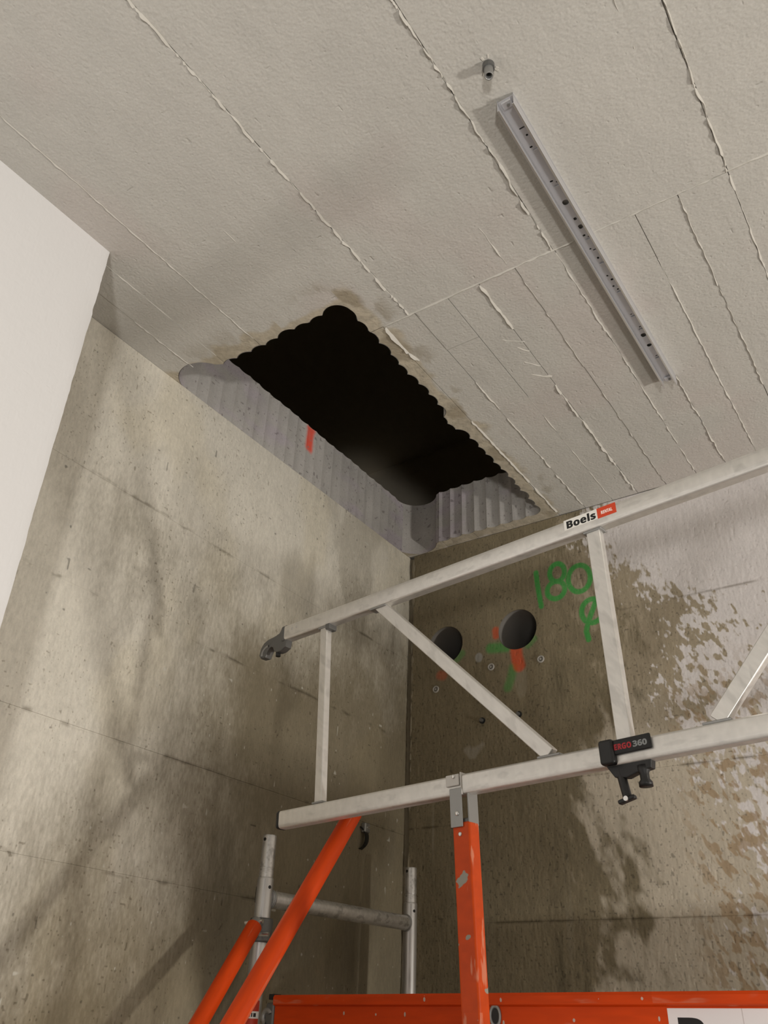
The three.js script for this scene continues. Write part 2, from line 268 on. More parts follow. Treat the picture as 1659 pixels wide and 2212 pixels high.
const ceiling = struct('ceiling');
{
  const s = new THREE.Shape([[-1.6, -1.6], [RX + 0.2, -1.6], [RX + 0.2, RZ + 0.2], [-1.6, RZ + 0.2]].map(p => new THREE.Vector2(p[0], -p[1])));
  s.holes.push(new THREE.Path(outlineBig.map(p => new THREE.Vector2(p[0], -p[1]))));
  const g = new THREE.ExtrudeGeometry(s, { depth: SLAB - 0.006, bevelEnabled: false }); g.rotateX(-Math.PI / 2); g.translate(0, H + 0.006, 0);
  obj('slab', g, M.ceilPlain, ceiling);
  // drilled edge of the slab
  const n = outline.length, rows = 5, pos = [], uv = [], idx = []; let L = 0; const acc = [0];
  for (let i = 0; i < n; i++) { const a = outline[i], b = outline[(i + 1) % n]; L += Math.hypot(a[0] - b[0], a[1] - b[1]); acc.push(L); }
  for (let i = 0; i <= n; i++) { const p = outline[i % n]; for (let j = 0; j <= rows; j++) { pos.push(p[0], H + 0.0005 + (SLAB - 0.001) * j / rows, p[1]); uv.push(acc[i] / 4.4, j / rows); } }
  for (let i = 0; i < n; i++) for (let j = 0; j < rows; j++) { const a = i * (rows + 1) + j, b = a + rows + 1; idx.push(a, b, a + 1, b, b + 1, a + 1); }
  const e = new THREE.BufferGeometry(); e.setAttribute('position', new THREE.Float32BufferAttribute(pos, 3)); e.setAttribute('uv', new THREE.Float32BufferAttribute(uv, 2)); e.setIndex(idx);
  const edge = obj('drilled_edge', toCreasedNormals(e, 0.5), M.cut, ceiling); edge.userData.label = 'grey fluted concrete face left by overlapping core drillings';
  // board imprints: each its own piece with its own small step
  const holeShape = new THREE.Shape(outlineBig.map(p => new THREE.Vector2(p[0], -p[1])));
  const hg = new THREE.ExtrudeGeometry(holeShape, { depth: 0.1, bevelEnabled: false }); hg.rotateX(-Math.PI / 2); hg.translate(0, H - 0.05, 0);
  const holeBrush = new Brush(hg); holeBrush.updateMatrixWorld(); const ev = new Evaluator(); ev.attributes = ['position', 'normal']; ev.useGroups = false;
  const r = rng(31);
  function board(x0, x1, z0, z1, step = (r() - 0.5) * 0.003) {
    const gp = z0 > 1.3 ? 0.0019 : 0.0012, B = boxAt(x0 + gp, x1 - gp, H + step, H + 0.0065, z0 + gp, z1 - gp); let G = B;
    if (x0 < 0.76 && z0 < 1.57 && z1 > 0.04) { const b = new Brush(B.clone()); b.updateMatrixWorld(); G = ev.evaluate(b, holeBrush, SUBTRACTION).geometry; }
    planar(G, 0, 2, TS, -0.1, -0.1); obj('board_imprint', G, M.ceil, ceiling);
  }
  const J = 1.394;
  for (const [a, b, s] of [[-0.05, 0.105, 0.001], [0.105, 0.217, -0.0012], [0.217, 0.385, 0.0005]]) board(a, b, 0.0, RZ, s);
  const z1x = [0.385, 0.888, 1.39, 1.888, 2.39, 2.89, 3.9, RX];
  const st1 = [-0.0008, 0.0012, -0.0006, 0.001, 0, 0.001, 0];
  for (let i = 0; i + 1 < z1x.length; i++) board(z1x[i], z1x[i + 1], J, RZ, st1[i]);
  const z2x = [0.385, 0.787, 0.910, 1.032, 1.143, 1.266, 1.394, 1.514, 1.635, 1.755, 1.888, 2.01, 2.13, 2.26, 2.40, 3.2, RX];
  const st2 = [0, 0.0015, -0.001, 0.0008, 0.0018, -0.001, 0.001, -0.0005, 0.0012, -0.0012, 0.0012, -0.001, 0.001, 0, 0.001, 0];
  for (let i = 0; i + 1 < z2x.length; i++) {
    if (z2x[i] === 0.910) { board(z2x[i], z2x[i + 1], 0, 1.188, 0.0002); board(z2x[i], z2x[i + 1], 1.188, J, -0.0014); }
    else board(z2x[i], z2x[i + 1], 0, J, st2[i]);
  }
  // squeezed-out concrete fins along the joints
  function fin(x0, z0, x1, z1, o = {}) {
    const len = Math.hypot(x1 - x0, z1 - z0), nx = -(z1 - z0) / len, nz = (x1 - x0) / len, st = o.step || 0.005, N = Math.max(2, Math.round(len / st)), P = [], I = [], sd = (o.seed || 1) * 7.7;
    for (let i = 0; i <= N; i++) {
      const t = i / N, d = t * len, wob = (fbm(d * 22, sd, 2, 141) - 0.5) * (o.wob || 0), on = o.gap ? sst(o.gap - 0.05, o.gap + 0.08, fbm(d * 16 * (o.fq || 1), sd + 3, 2, 143)) : 1;
      const end = Math.min(1, Math.min(i, N - i) / 2), h = (o.h || 0.003) * (0.35 + 1.2 * vn(d * 70, sd, 145)) * on * end + 0.0002, w = (o.w || 0.003) * (0.5 + vn(d * 50, sd + 9, 147)) * (0.25 + 0.75 * on) + 0.0004, lean = (vn(d * 45, sd + 5, 149) - 0.5) * w * 1.6;
      const x = mix(x0, x1, t) + nx * wob, z = mix(z0, z1, t) + nz * wob;
      P.push(x - nx * w, H + 0.002, z - nz * w, x + nx * lean, H - h, z + nz * lean, x + nx * w, H + 0.002, z + nz * w);
      if (i) { const k = i * 3; I.push(k - 3, k - 2, k, k, k - 2, k + 1, k - 2, k - 1, k + 1, k + 1, k - 1, k + 2); }
    }
    const g = new THREE.BufferGeometry(); g.setAttribute('position', new THREE.Float32BufferAttribute(P, 3)); g.setIndex(I);
    const q = toCreasedNormals(g, 0.7); planar(q, 0, 2, TS, -0.1, -0.1); obj('joint_fin', q, M.fin, ceiling);
  }
  fin(0.385, 1.575, 0.385, 3.2, { h: 0.003, w: 0.0028, seed: 1 });
  fin(0.888, J, 0.888, 3.3, { h: 0.007, w: 0.0028, wob: 0.010, gap: 0.40, seed: 2, fq: 4, step: 0.003 });
  fin(1.39, J, 1.39, 3.3, { h: 0.007, w: 0.0028, wob: 0.012, gap: 0.38, seed: 3, fq: 4, step: 0.003 });
  fin(1.888, J, 1.888, 3.3, { h: 0.007, w: 0.0028, wob: 0.012, gap: 0.36, seed: 4, fq: 4, step: 0.003 });
  fin(2.39, J, 2.39, 3.3, { h: 0.009, w: 0.005, wob: 0.014, gap: 0.40, seed: 5 });
  fin(0.79, J, 2.6, J, { h: 0.0028, w: 0.003, gap: 0.3, seed: 6 });
  fin(0.105, 1.58, 0.105, 1.85, { h: 0.004, w: 0.0025, gap: 0.42, seed: 7 });
  fin(0.217, 1.58, 0.217, 2.08, { h: 0.002, w: 0.0018, gap: 0.5, seed: 8 });
  fin(0.789, 0.03, 0.789, 0.80, { h: 0.0055, w: 0.0035, wob: 0.006, gap: 0.30, seed: 9 });
  fin(0.790, 1.24, 0.790, 1.385, { h: 0.009, w: 0.004, seed: 10 });
  fin(0.790, 1.24, 0.800, 1.19, { h: 0.006, w: 0.004, seed: 26 });
  fin(0.910, 0.03, 0.910, 0.99, { h: 0.0045, w: 0.0026, wob: 0.006, gap: 0.45, seed: 11 });
  fin(1.032, 0.02, 1.032, 0.82, { h: 0.002, w: 0.0018, gap: 0.5, seed: 12 });
  fin(1.143, 1.16, 1.143, 1.385, { h: 0.0075, w: 0.0045, wob: 0.008, seed: 13 });
  fin(1.140, 0.03, 1.140, 0.83, { h: 0.0065, w: 0.0035, wob: 0.007, gap: 0.30, seed: 14 });
  for (let i = 0; i < 4; i++) { const z = 1.13 - i * 0.07 - 0.03 * r(), x = 1.135 - 0.012 * r(), l = 0.015 + 0.03 * r(); fin(x - l, z + l * (0.5 + r()), x + l * 0.6, z - l * 0.7, { h: 0.0009, w: 0.005, wob: 0.012, gap: 0.4, seed: 30 + i }); }
  fin(1.266, 0.03, 1.266, 1.35, { h: 0.003, w: 0.0022, wob: 0.004, gap: 0.5, seed: 15 });
  fin(1.394, 0.05, 1.394, 1.38, { h: 0.0042, w: 0.0026, wob: 0.005, gap: 0.38, seed: 16 });
  fin(1.514, 0.05, 1.514, 0.66, { h: 0.005, w: 0.003, wob: 0.008, gap: 0.36, seed: 17 });
  fin(1.635, 0.05, 1.635, 1.2, { h: 0.0042, w: 0.0026, wob: 0.005, gap: 0.42, seed: 18 });
  fin(1.755, 0.05, 1.755, 1.38, { h: 0.0042, w: 0.0028, wob: 0.004, gap: 0.36, seed: 19 });
  fin(1.888, 0.05, 1.888, 1.38, { h: 0.004, w: 0.0028, wob: 0.004, gap: 0.38, seed: 20 });
  fin(2.01, 0.05, 2.01, 1.38, { h: 0.004, w: 0.0026, wob: 0.004, gap: 0.4, seed: 21 });
  fin(1.798, 1.84, 1.803, 2.05, { h: 0.003, w: 0.003, wob: 0.008, gap: 0.4, seed: 22 });
  fin(1.252, 1.42, 1.247, 1.58, { h: 0.003, w: 0.0025, wob: 0.006, gap: 0.45, seed: 23 });
  fin(0.62, 1.90, 0.62, 1.98, { h: 0.002, w: 0.002, seed: 24 });
}

// left wall: courses of formwork panels, in front of a plain core
const wallLeft = struct('wall_left');
{
  obj('wall_core', boxAt(-0.4, -0.012, 0, H + 0.004, -0.4, 2.4), M.mortar, wallLeft);
  const ys = [0, 0.44, 0.81, 1.18, 1.56, 1.932, 2.275, 2.66, 3.03, H]; const st = [0, 0.001, 0, 0.0008, 0, 0.0012, 0, 0.001, 0.0004];
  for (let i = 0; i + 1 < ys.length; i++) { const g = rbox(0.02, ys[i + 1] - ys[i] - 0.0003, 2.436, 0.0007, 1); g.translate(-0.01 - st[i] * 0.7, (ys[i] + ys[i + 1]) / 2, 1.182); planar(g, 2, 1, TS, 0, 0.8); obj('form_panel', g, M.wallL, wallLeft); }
}
// right wall: panels with the two core holes
const wallRight = struct('wall_right');
const HOLES = [[0.200, 3.066, 0.089], [0.554, 3.069, 0.0905]];
{
  const core = new THREE.Shape([[-0.4, 0], [RX + 0.2, 0], [RX + 0.2, H], [-0.4, H]].map(p => new THREE.Vector2(...p)));
  for (const [x, y, r] of HOLES) core.holes.push(new THREE.Path().absarc(x, y, r, 0, Math.PI * 2, true));
  const cg = new THREE.ExtrudeGeometry(core, { depth: 0.36, bevelEnabled: false, curveSegments: 40 }); cg.translate(0, 0, -0.4 + 0.016); obj('wall_core', cg, M.joint, wallRight);
  const pane = (x0, x1, y0, y1, step, hole) => {
    const e = 0.0002, s = new THREE.Shape([[x0 + e, y0 + e], [x1 - e, y0 + e], [x1 - e, y1 - e], [x0 + e, y1 - e]].map(p => new THREE.Vector2(...p)));
    if (hole) s.holes.push(new THREE.Path().absarc(hole[0], hole[1], hole[2], 0, Math.PI * 2, true));
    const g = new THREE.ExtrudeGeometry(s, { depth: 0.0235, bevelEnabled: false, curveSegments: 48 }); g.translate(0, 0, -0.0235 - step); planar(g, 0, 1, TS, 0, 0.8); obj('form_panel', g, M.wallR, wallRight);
  };
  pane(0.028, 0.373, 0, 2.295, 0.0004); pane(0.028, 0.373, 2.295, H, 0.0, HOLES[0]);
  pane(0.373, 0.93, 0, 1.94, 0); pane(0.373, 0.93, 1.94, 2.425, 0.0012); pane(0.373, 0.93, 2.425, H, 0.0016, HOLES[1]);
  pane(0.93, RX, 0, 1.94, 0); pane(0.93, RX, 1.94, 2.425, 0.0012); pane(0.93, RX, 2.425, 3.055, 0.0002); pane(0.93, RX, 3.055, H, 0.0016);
  for (const [x, y, r] of HOLES) {
    const g = new THREE.CylinderGeometry(r - 0.001, r - 0.001, 0.37, 56, 6, true); g.rotateX(Math.PI / 2); g.translate(x, y, -0.19);
    const b = obj('core_bore', g, std({ color: M.bore.color, roughness: 0.75, side: THREE.DoubleSide }), wallRight); b.userData.label = 'dark smooth bore of a drilled core hole';
  }
  // crumbling mortar in the corner joint
  { const P = [], I = [], N = 420, K = 6; for (let i = 0; i <= N; i++) for (let j = 0; j <= K; j++) { const y = 1.0 + (H - 1.004) * i / N, u = j / K; P.push(-0.001 + 0.031 * u, y, -0.016 + 0.012 * (fbm(y * 60, u * 2.2, 3, 155) - 0.4) + 0.004 * Math.cos(u * 6.28)); if (i && j) { const k = i * (K + 1) + j; I.push(k - K - 2, k - K - 1, k - 1, k - 1, k - K - 1, k); } }
    const q = new THREE.BufferGeometry(); q.setAttribute('position', new THREE.Float32BufferAttribute(P, 3)); q.setIndex(I); q.computeVertexNormals(); planar(q, 0, 1, TS, 0, 0.8); obj('mortar_joint', q, std({ color: M.mortar.color, roughness: 1, side: THREE.DoubleSide }), wallRight); }
  const r = rng(77);
  for (let y = 1.4; y < H - 0.03;) { const h = 0.03 + r() * 0.09; if (r() > 0.35) { const w = 0.004 + r() * 0.008, g = new THREE.IcosahedronGeometry(1, 2); const p = g.attributes.position; for (let i = 0; i < p.count; i++) { const k = 0.75 + 0.5 * vn(p.getX(i) * 2 + y * 40, p.getY(i) * 3 + p.getZ(i) * 2, 151); p.setXYZ(i, p.getX(i) * k * w, p.getY(i) * k * h * 0.55, p.getZ(i) * k * 0.008); } g.computeVertexNormals(); g.translate(0.024 + (r() - 0.3) * 0.008, y + h / 2, -0.006); obj('mortar_lump', g, M.mortar, wallRight); } y += h; }
}
// white painted thicker wall that ends in front of the concrete one
const wallNear = struct('wall_near');
{
  const g = boxAt(-0.4, 0.268, 0, H + 0.004, 2.096, RZ + 0.2); planar(g, 2, 1, 1);
  // slightly uneven plaster arris
  obj('plastered_wall', g, M.pier, wallNear);
  const P = [], I = [], N = 240; for (let i = 0; i <= N; i++) { const y = H * i / N, a = 0.002 + 0.0045 * fbm(y * 30, 1, 2, 161), b = 0.0015 + 0.004 * fbm(y * 24, 4, 2, 163); P.push(0.2682, y, 2.096 + 0.02, 0.2682 + 0.0006, y, 2.096 - a + 0.001, 0.2682 - b, y, 2.096 - a, 0.25, y, 2.0955); if (i) { const k = i * 4; for (let j = 0; j < 3; j++) I.push(k - 4 + j, k + j, k - 3 + j, k + j, k + 1 + j, k - 3 + j); } }
  const e = new THREE.BufferGeometry(); e.setAttribute('position', new THREE.Float32BufferAttribute(P, 3)); e.setIndex(I); e.computeVertexNormals(); planar(e, 2, 1, 1); obj('plaster_edge', e, M.pier, wallNear);
}
{ const w = struct('wall_shaft'); for (const [a, b, c, d, e, f] of [[-0.4, 2.2, 0, H, -1.5, -1.35], [-0.55, -0.4, 0, H, -1.35, -0.39], [2.2, 2.35, 0, H, -1.35, -0.39], [-0.4, 2.2, H, H + 0.2, -1.35, -0.39], [-0.4, 2.2, -0.2, 0, -1.35, -0.39]]) obj('shaft_side', boxAt(a, b, c, d, e, f), M.floor, w); }
{ const w = struct('wall_back'); obj('plastered_wall', boxAt(-0.4, RX + 0.2, 0, H, RZ, RZ + 0.2), M.pier, w); }
{ const w = struct('wall_far'); obj('plastered_wall', boxAt(RX, RX + 0.2, 0, H, -0.4, RZ), M.pier, w); }
// dark low storey above the opening
{
  const w = struct('wall_upper'), y0 = H + SLAB, y1 = y0 + 3.3, a = -3.6, b = 1.8;
  obj('upper_wall', boxAt(a - 0.2, a, y0, y1, a, b), M.upper, w); obj('upper_wall', boxAt(a, b, y0, y1, a - 0.2, a), M.upper, w);
  obj('upper_wall', boxAt(b, b + 0.2, y0, y1, a, b), M.upper, w); obj('upper_wall', boxAt(a, b, y0, y1, b, b + 0.2), M.upper, w);
  obj('upper_floor', boxAt(a, -1.59, H, y0, a, b), M.upper, w); obj('upper_floor', boxAt(-1.59, b, H, y0, a, -1.59), M.upper, w);
  const c = struct('ceiling_upper'); obj('upper_slab', boxAt(a, b, y1, y1 + 0.2, a, b), M.upper, c);
}

// ------------------------------------------------------------------ lamps (outside the picture)
for (const L of LAMPS) {
  const [x, y, z] = L.at, g = thing('work_lamp', L.label, 'lamp', [x, 0, z]);
  const yel = std({ color: new THREE.Color().setRGB(0.6, 0.38, 0.03), roughness: 0.5 });
  for (let i = 0; i < 3; i++) { const a = i * 2.094 + 0.4; obj('leg', rod([0, Math.min(0.55, y - 0.2), 0], [0.42 * Math.cos(a), 0.012, 0.42 * Math.sin(a)], 0.012, 12), M.black, g); }
  obj('pole', rod([0, Math.min(0.4, y - 0.26), 0], [0, y - 0.10, 0], 0.014, 16), M.black, g);
  const head = new THREE.Group(); head.name = 'lamp_head'; head.position.set(0, y, 0); g.add(head);
  const dir = V(...L.to).sub(V(x, y, z)).normalize(); head.quaternion.setFromUnitVectors(V(0, 0, 1), dir);
  const hs = rbox(L.w + 0.05, L.h + 0.05, 0.05, 0.012); hs.translate(0, 0, -0.045); obj('housing', hs, yel, head);
  const fr = new THREE.PlaneGeometry(L.w, L.h); fr.translate(0, 0, -0.012);
  obj('lens', fr, std({ color: 0x222222, emissive: new THREE.Color().setRGB(...L.color), emissiveIntensity: 4, roughness: 0.4 }), head);
  const light = new THREE.RectAreaLight(new THREE.Color().setRGB(...L.color), L.power, L.w, L.h); light.position.set(x, y, z); light.lookAt(...L.to); scene.add(light);
  light.name = 'lamp_light';
}

// ------------------------------------------------------------------ the photographer, behind the camera (casts the soft shadow in the corner)
function meshField(f, lo, hi, n, poly) {
  const mc = new MarchingCubes(n, std({}), false, false, poly); mc.isolation = 0; const h = n / 2;
  for (let k = 0; k < n; k++) for (let j = 0; j < n; j++) for (let i = 0; i < n; i++)
    mc.field[k * n * n + j * n + i] = -f(mix(lo[0], hi[0], ((i - h) / h + 1) / 2), mix(lo[1], hi[1], ((j - h) / h + 1) / 2), mix(lo[2], hi[2], ((k - h) / h + 1) / 2));
  mc.update(); const c = mc.count, P = new Float32Array(mc.positionArray.slice(0, c * 3));
  for (let i = 0; i < c; i++) for (let a = 0; a < 3; a++) P[3 * i + a] = mix(lo[a], hi[a], (P[3 * i + a] + 1) / 2);
  const g = new THREE.BufferGeometry(); g.setAttribute('position', new THREE.BufferAttribute(P, 3)); const m = mergeVertices(g, 1e-4); m.computeVertexNormals(); return m;
}
const capd = (x, y, z, b) => { const [ax, ay, az, ra, bx, by, bz, rb] = b, dx = bx - ax, dy = by - ay, dz = bz - az, t = Math.max(0, Math.min(1, ((x - ax) * dx + (y - ay) * dy + (z - az) * dz) / (dx * dx + dy * dy + dz * dz || 1e-9))); return Math.hypot(x - ax - dx * t, y - ay - dy * t, z - az - dz * t) - (ra + (rb - ra) * t); };
const smin = (a, b, k) => { const h = Math.max(0, Math.min(1, 0.5 + 0.5 * (b - a) / k)); return b + (a - b) * h - k * h * (1 - h); };
{
  const g = thing('person', 'person in a dark work jacket holding up a phone with both hands', 'person', [2.246, 0, 3.432]); g.rotation.y = 0.587; g.scale.setScalar(1.06);
  const bones = [], hands = [];
  bones.push([0, 0.93, 0.02, 0.135, 0, 1.12, 0.02, 0.125], [-0.07, 1.15, 0.01, 0.12, -0.09, 1.36, 0.01, 0.115], [0.07, 1.15, 0.01, 0.12, 0.09, 1.36, 0.01, 0.115], [-0.17, 1.435, 0.01, 0.068, 0.17, 1.435, 0.01, 0.068], [0, 1.42, 0.01, 0.062, 0, 1.56, -0.01, 0.055], [0, 1.655, -0.015, 0.088, 0, 1.69, -0.005, 0.092], [0, 1.60, -0.06, 0.045, 0, 1.64, -0.05, 0.062]);
  for (const s of [-1, 1]) {
    bones.push([s * 0.185, 1.425, 0.01, 0.062, s * 0.285, 1.20, -0.13, 0.046], [s * 0.285, 1.20, -0.13, 0.045, s * 0.125, 1.485, -0.335, 0.030]);
    bones.push([s * 0.095, 0.90, 0.02, 0.098, s * 0.105, 0.50, 0.0, 0.062], [s * 0.105, 0.50, 0.0, 0.060, s * 0.11, 0.09, 0.04, 0.043], [s * 0.11, 0.06, 0.06, 0.045, s * 0.125, 0.038, -0.13, 0.036]);
    hands.push([s * 0.125, 1.485, -0.335, 0.030, s * 0.108, 1.54, -0.37, 0.029]);
    for (let q = 0; q < 4; q++) { const y = 1.535 + q * 0.021, L = [0.9, 1, 1.05, 0.85][3 - q]; hands.push([s * 0.104, y, -0.372, 0.0095, s * 0.096, y + 0.010, -0.372 - 0.030 * L, 0.0088], [s * 0.096, y + 0.010, -0.372 - 0.030 * L, 0.0088, s * 0.074, y + 0.014, -0.386 - 0.018 * L, 0.008]); }
    hands.push([s * 0.100, 1.525, -0.358, 0.012, s * 0.080, 1.555, -0.352, 0.0105], [s * 0.080, 1.555, -0.352, 0.0105, s * 0.060, 1.585, -0.362, 0.0095]);
  }
  const F = (x, y, z) => { let d = 9; for (const b of bones) d = smin(d, capd(x, y, z, b), 0.035); for (const b of hands) d = Math.min(d, b[3] > 0.02 ? smin(d, capd(x, y, z, b), 0.012) : d); return d; };
  const body = meshField(F, [-0.46, -0.02, -0.46], [0.46, 1.82, 0.30], 120, 90000);
  const FH = (x, y, z) => { let d = 9; for (const b of hands) d = smin(d, capd(x, y, z, b), b[3] > 0.02 ? 0.012 : 0.004); return d; };
  const parts = [body]; for (const s of [-1, 1]) parts.push(meshField(FH, s < 0 ? [-0.17, 1.45, -0.45] : [0.03, 1.45, -0.45], s < 0 ? [-0.03, 1.66, -0.31] : [0.17, 1.66, -0.31], 64, 40000));
  const m = mergeGeometries(parts), p = m.attributes.position, col = new Float32Array(p.count * 3);
  for (let i = 0; i < p.count; i++) { const y = p.getY(i), z = p.getZ(i), skin = y > 1.50 && (z < -0.345 || z > -0.2), c = skin ? [0.48, 0.30, 0.22] : y > 0.92 ? [0.03, 0.035, 0.05] : y > 0.085 ? [0.06, 0.06, 0.065] : [0.03, 0.02, 0.015]; col.set(c, i * 3); }
  m.setAttribute('color', new THREE.BufferAttribute(col, 3)); obj('body', m, std({ vertexColors: true, roughness: 0.85 }), g);
  const hair = meshField((x, y, z) => Math.max(smin(capd(x, y, z, [0, 1.665, -0.005, 0.094, 0, 1.70, 0.005, 0.096]), capd(x, y, z, [0, 1.63, 0.03, 0.07, 0, 1.68, 0.03, 0.09]), 0.03), (1.655 - y) * 0.7 - (z + 0.02)), [-0.14, 1.52, -0.15], [0.14, 1.83, 0.16], 48, 30000); obj('hair', hair, std({ color: new THREE.Color().setRGB(0.05, 0.03, 0.02), roughness: 0.9 }), g);
  const nose = meshField((x, y, z) => smin(capd(x, y, z, [0, 1.665, -0.105, 0.010, 0, 1.640, -0.122, 0.014]), capd(x, y, z, [-0.012, 1.637, -0.108, 0.008, 0.012, 1.637, -0.108, 0.008]), 0.01), [-0.05, 1.60, -0.16], [0.05, 1.70, -0.06], 32, 10000); obj('nose', nose, std({ color: new THREE.Color().setRGB(0.48, 0.30, 0.22), roughness: 0.8 }), g);
  for (const s of [-1, 1]) { const e = new THREE.SphereGeometry(0.0125, 16, 12); e.translate(s * 0.032, 1.672, -0.093); obj('eye', e, std({ color: new THREE.Color().setRGB(0.6, 0.58, 0.55), roughness: 0.3 }), g); const er = new THREE.SphereGeometry(0.03, 16, 12); er.scale(0.32, 1, 0.6); er.translate(s * 0.096, 1.655, 0.0); obj('ear', er, std({ color: new THREE.Color().setRGB(0.48, 0.30, 0.22), roughness: 0.8 }), g); }
  const mo = rbox(0.045, 0.008, 0.012, 0.004); mo.translate(0, 1.606, -0.103); obj('mouth', mo, std({ color: new THREE.Color().setRGB(0.36, 0.14, 0.12), roughness: 0.7 }), g);
}
{
  const g = thing('phone', 'black phone held up in both hands of the standing person', 'phone'); g.quaternion.copy(camera.quaternion); g.position.copy(camera.position).addScaledVector(V(0.495085, -0.517917, 0.697605), 0.016);
  const b = rbox(0.076, 0.150, 0.009, 0.004, 3); b.translate(0, -0.045, 0); obj('case', b, M.black, g);
  const l = rod([0, 0, -0.008], [0, 0, -0.003], 0.007, 20); obj('lens', l, M.cast, g);
}

// ------------------------------------------------------------------ ceiling channel and anchor
{
  const x0 = 1.4705, x1 = 1.5155, z0 = 0.665, z1 = 1.900, D = 0.044, t = 0.0016;
  const g = thing('ceiling_channel', 'long slotted galvanised steel channel screwed to the concrete ceiling', 'channel', [(x0 + x1) / 2, H, (z0 + z1) / 2]);
  const w = x1 - x0, l = z1 - z0;
  // back plate with punched slots
  const s = new THREE.Shape([[-w / 2, -l / 2], [w / 2, -l / 2], [w / 2, l / 2], [-w / 2, l / 2]].map(p => new THREE.Vector2(...p)));
  const slot = (px, pz, sw, sl) => { const r = Math.min(sw, sl) / 2 * 0.9; const h = new THREE.Path(); const pts = []; for (let i = 0; i < 16; i++) { const a = i / 16 * Math.PI * 2; pts.push(new THREE.Vector2(px + Math.sign(Math.cos(a)) * (sw / 2 - r) + r * Math.cos(a), pz + Math.sign(Math.sin(a)) * (sl / 2 - r) + r * Math.sin(a))); } h.setFromPoints(pts); s.holes.push(h); };
  const zz = f => l / 2 - f * l;                        // f runs from the end under the bolt
  for (const [px, f, sw, sl] of [[0.0, 0.075, 0.014, 0.004], [0.002, 0.095, 0.006, 0.006], [-0.004, 0.125, 0.008, 0.005], [0.008, 0.135, 0.006, 0.004], [-0.004, 0.225, 0.009, 0.005], [0.008, 0.232, 0.006, 0.004], [0.0, 0.292, 0.017, 0.018], [0.0, 0.345, 0.009, 0.010], [0.002, 0.372, 0.012, 0.016], [-0.002, 0.40, 0.008, 0.007], [0.008, 0.408, 0.006, 0.004], [-0.006, 0.445, 0.006, 0.005], [0.003, 0.452, 0.008, 0.004], [0.0, 0.48, 0.006, 0.008], [-0.003, 0.545, 0.006, 0.006], [0.003, 0.562, 0.008, 0.008], [-0.003, 0.585, 0.006, 0.007], [0.004, 0.60, 0.006, 0.006], [0.0, 0.70, 0.006, 0.004], [0.004, 0.755, 0.006, 0.005], [0.0, 0.79, 0.016, 0.018], [0.0, 0.835, 0.015, 0.014], [0.003, 0.885, 0.007, 0.004]]) slot(px, zz(f), sw, sl);
  const bp = new THREE.ExtrudeGeometry(s, { depth: t, bevelEnabled: false }); bp.rotateX(Math.PI / 2); bp.scale(1, 1, 1); bp.translate(0, -0.0095, 0); obj('back_plate', bp, M.galv, g);
  for (const sx of [-1, 1]) {
    const fl = rbox(t, D, l, 0.0006, 1); fl.translate(sx * (w / 2 - t / 2), -D / 2, 0); obj('side_flange', fl, M.galv, g);
    const lp = rbox(0.0055, 0.0016, l, 0.0007, 1); lp.translate(sx * (w / 2 - 0.0028), -D + 0.0008, 0); obj('rolled_lip', lp, M.aluBright, g);
  }
  for (const sz of [-1, 1]) { const e = rbox(0.026, 0.008, 0.02, 0.002); e.translate(0, -0.015, sz * (l / 2 - 0.012)); const b = obj('end_bracket', e, M.galv, g); obj('screw', rod([0.003, -0.023, sz * (l / 2 - 0.012)], [0.003, -0.015, sz * (l / 2 - 0.012)], 0.004, 12), M.castLight, b); }
  for (const f of [0.125, 0.232, 0.405, 0.49, 0.60, 0.70, 0.755, 0.885]) { const e = rbox(0.016, 0.004, 0.010, 0.001, 1); e.translate(0.004, -0.0135, zz(f + 0.012)); obj('punched_tab', e, M.galv, g); }
}
{
  const g = thing('ceiling_anchor_bolt', 'short steel anchor sleeve sticking out of the concrete ceiling', 'bolt', [1.497, H, 1.992]);
  const tb = new THREE.LatheGeometry([[0.0065, 0.0], [0.0065, -0.042], [0.0085, -0.045], [0.0105, -0.045], [0.0112, -0.040], [0.0105, 0.001]].map(p => new THREE.Vector2(...p)), 24); obj('sleeve', tb, M.castLight, g);
  obj('collar', rod([0, -0.016, 0], [0, 0.002, 0], 0.0145, 20), M.cast, g);
  const c = new THREE.CircleGeometry(0.0066, 20); c.rotateX(Math.PI / 2); c.translate(0, -0.02, 0); obj('thread_bottom', c, M.black, g);
  const r = rng(8); for (let i = 0; i < 5; i++) { const a = i / 5 * 6.28 + 1.4 * r(), q = rbox(0.004 + 0.003 * r(), 0.003, 0.008 + 0.008 * r(), 0.001, 1); q.rotateY(-a); q.translate(0.022 * Math.sin(-a), -0.001, 0.022 * Math.cos(a)); obj('spall_chip', q, M.fin, g); }
}

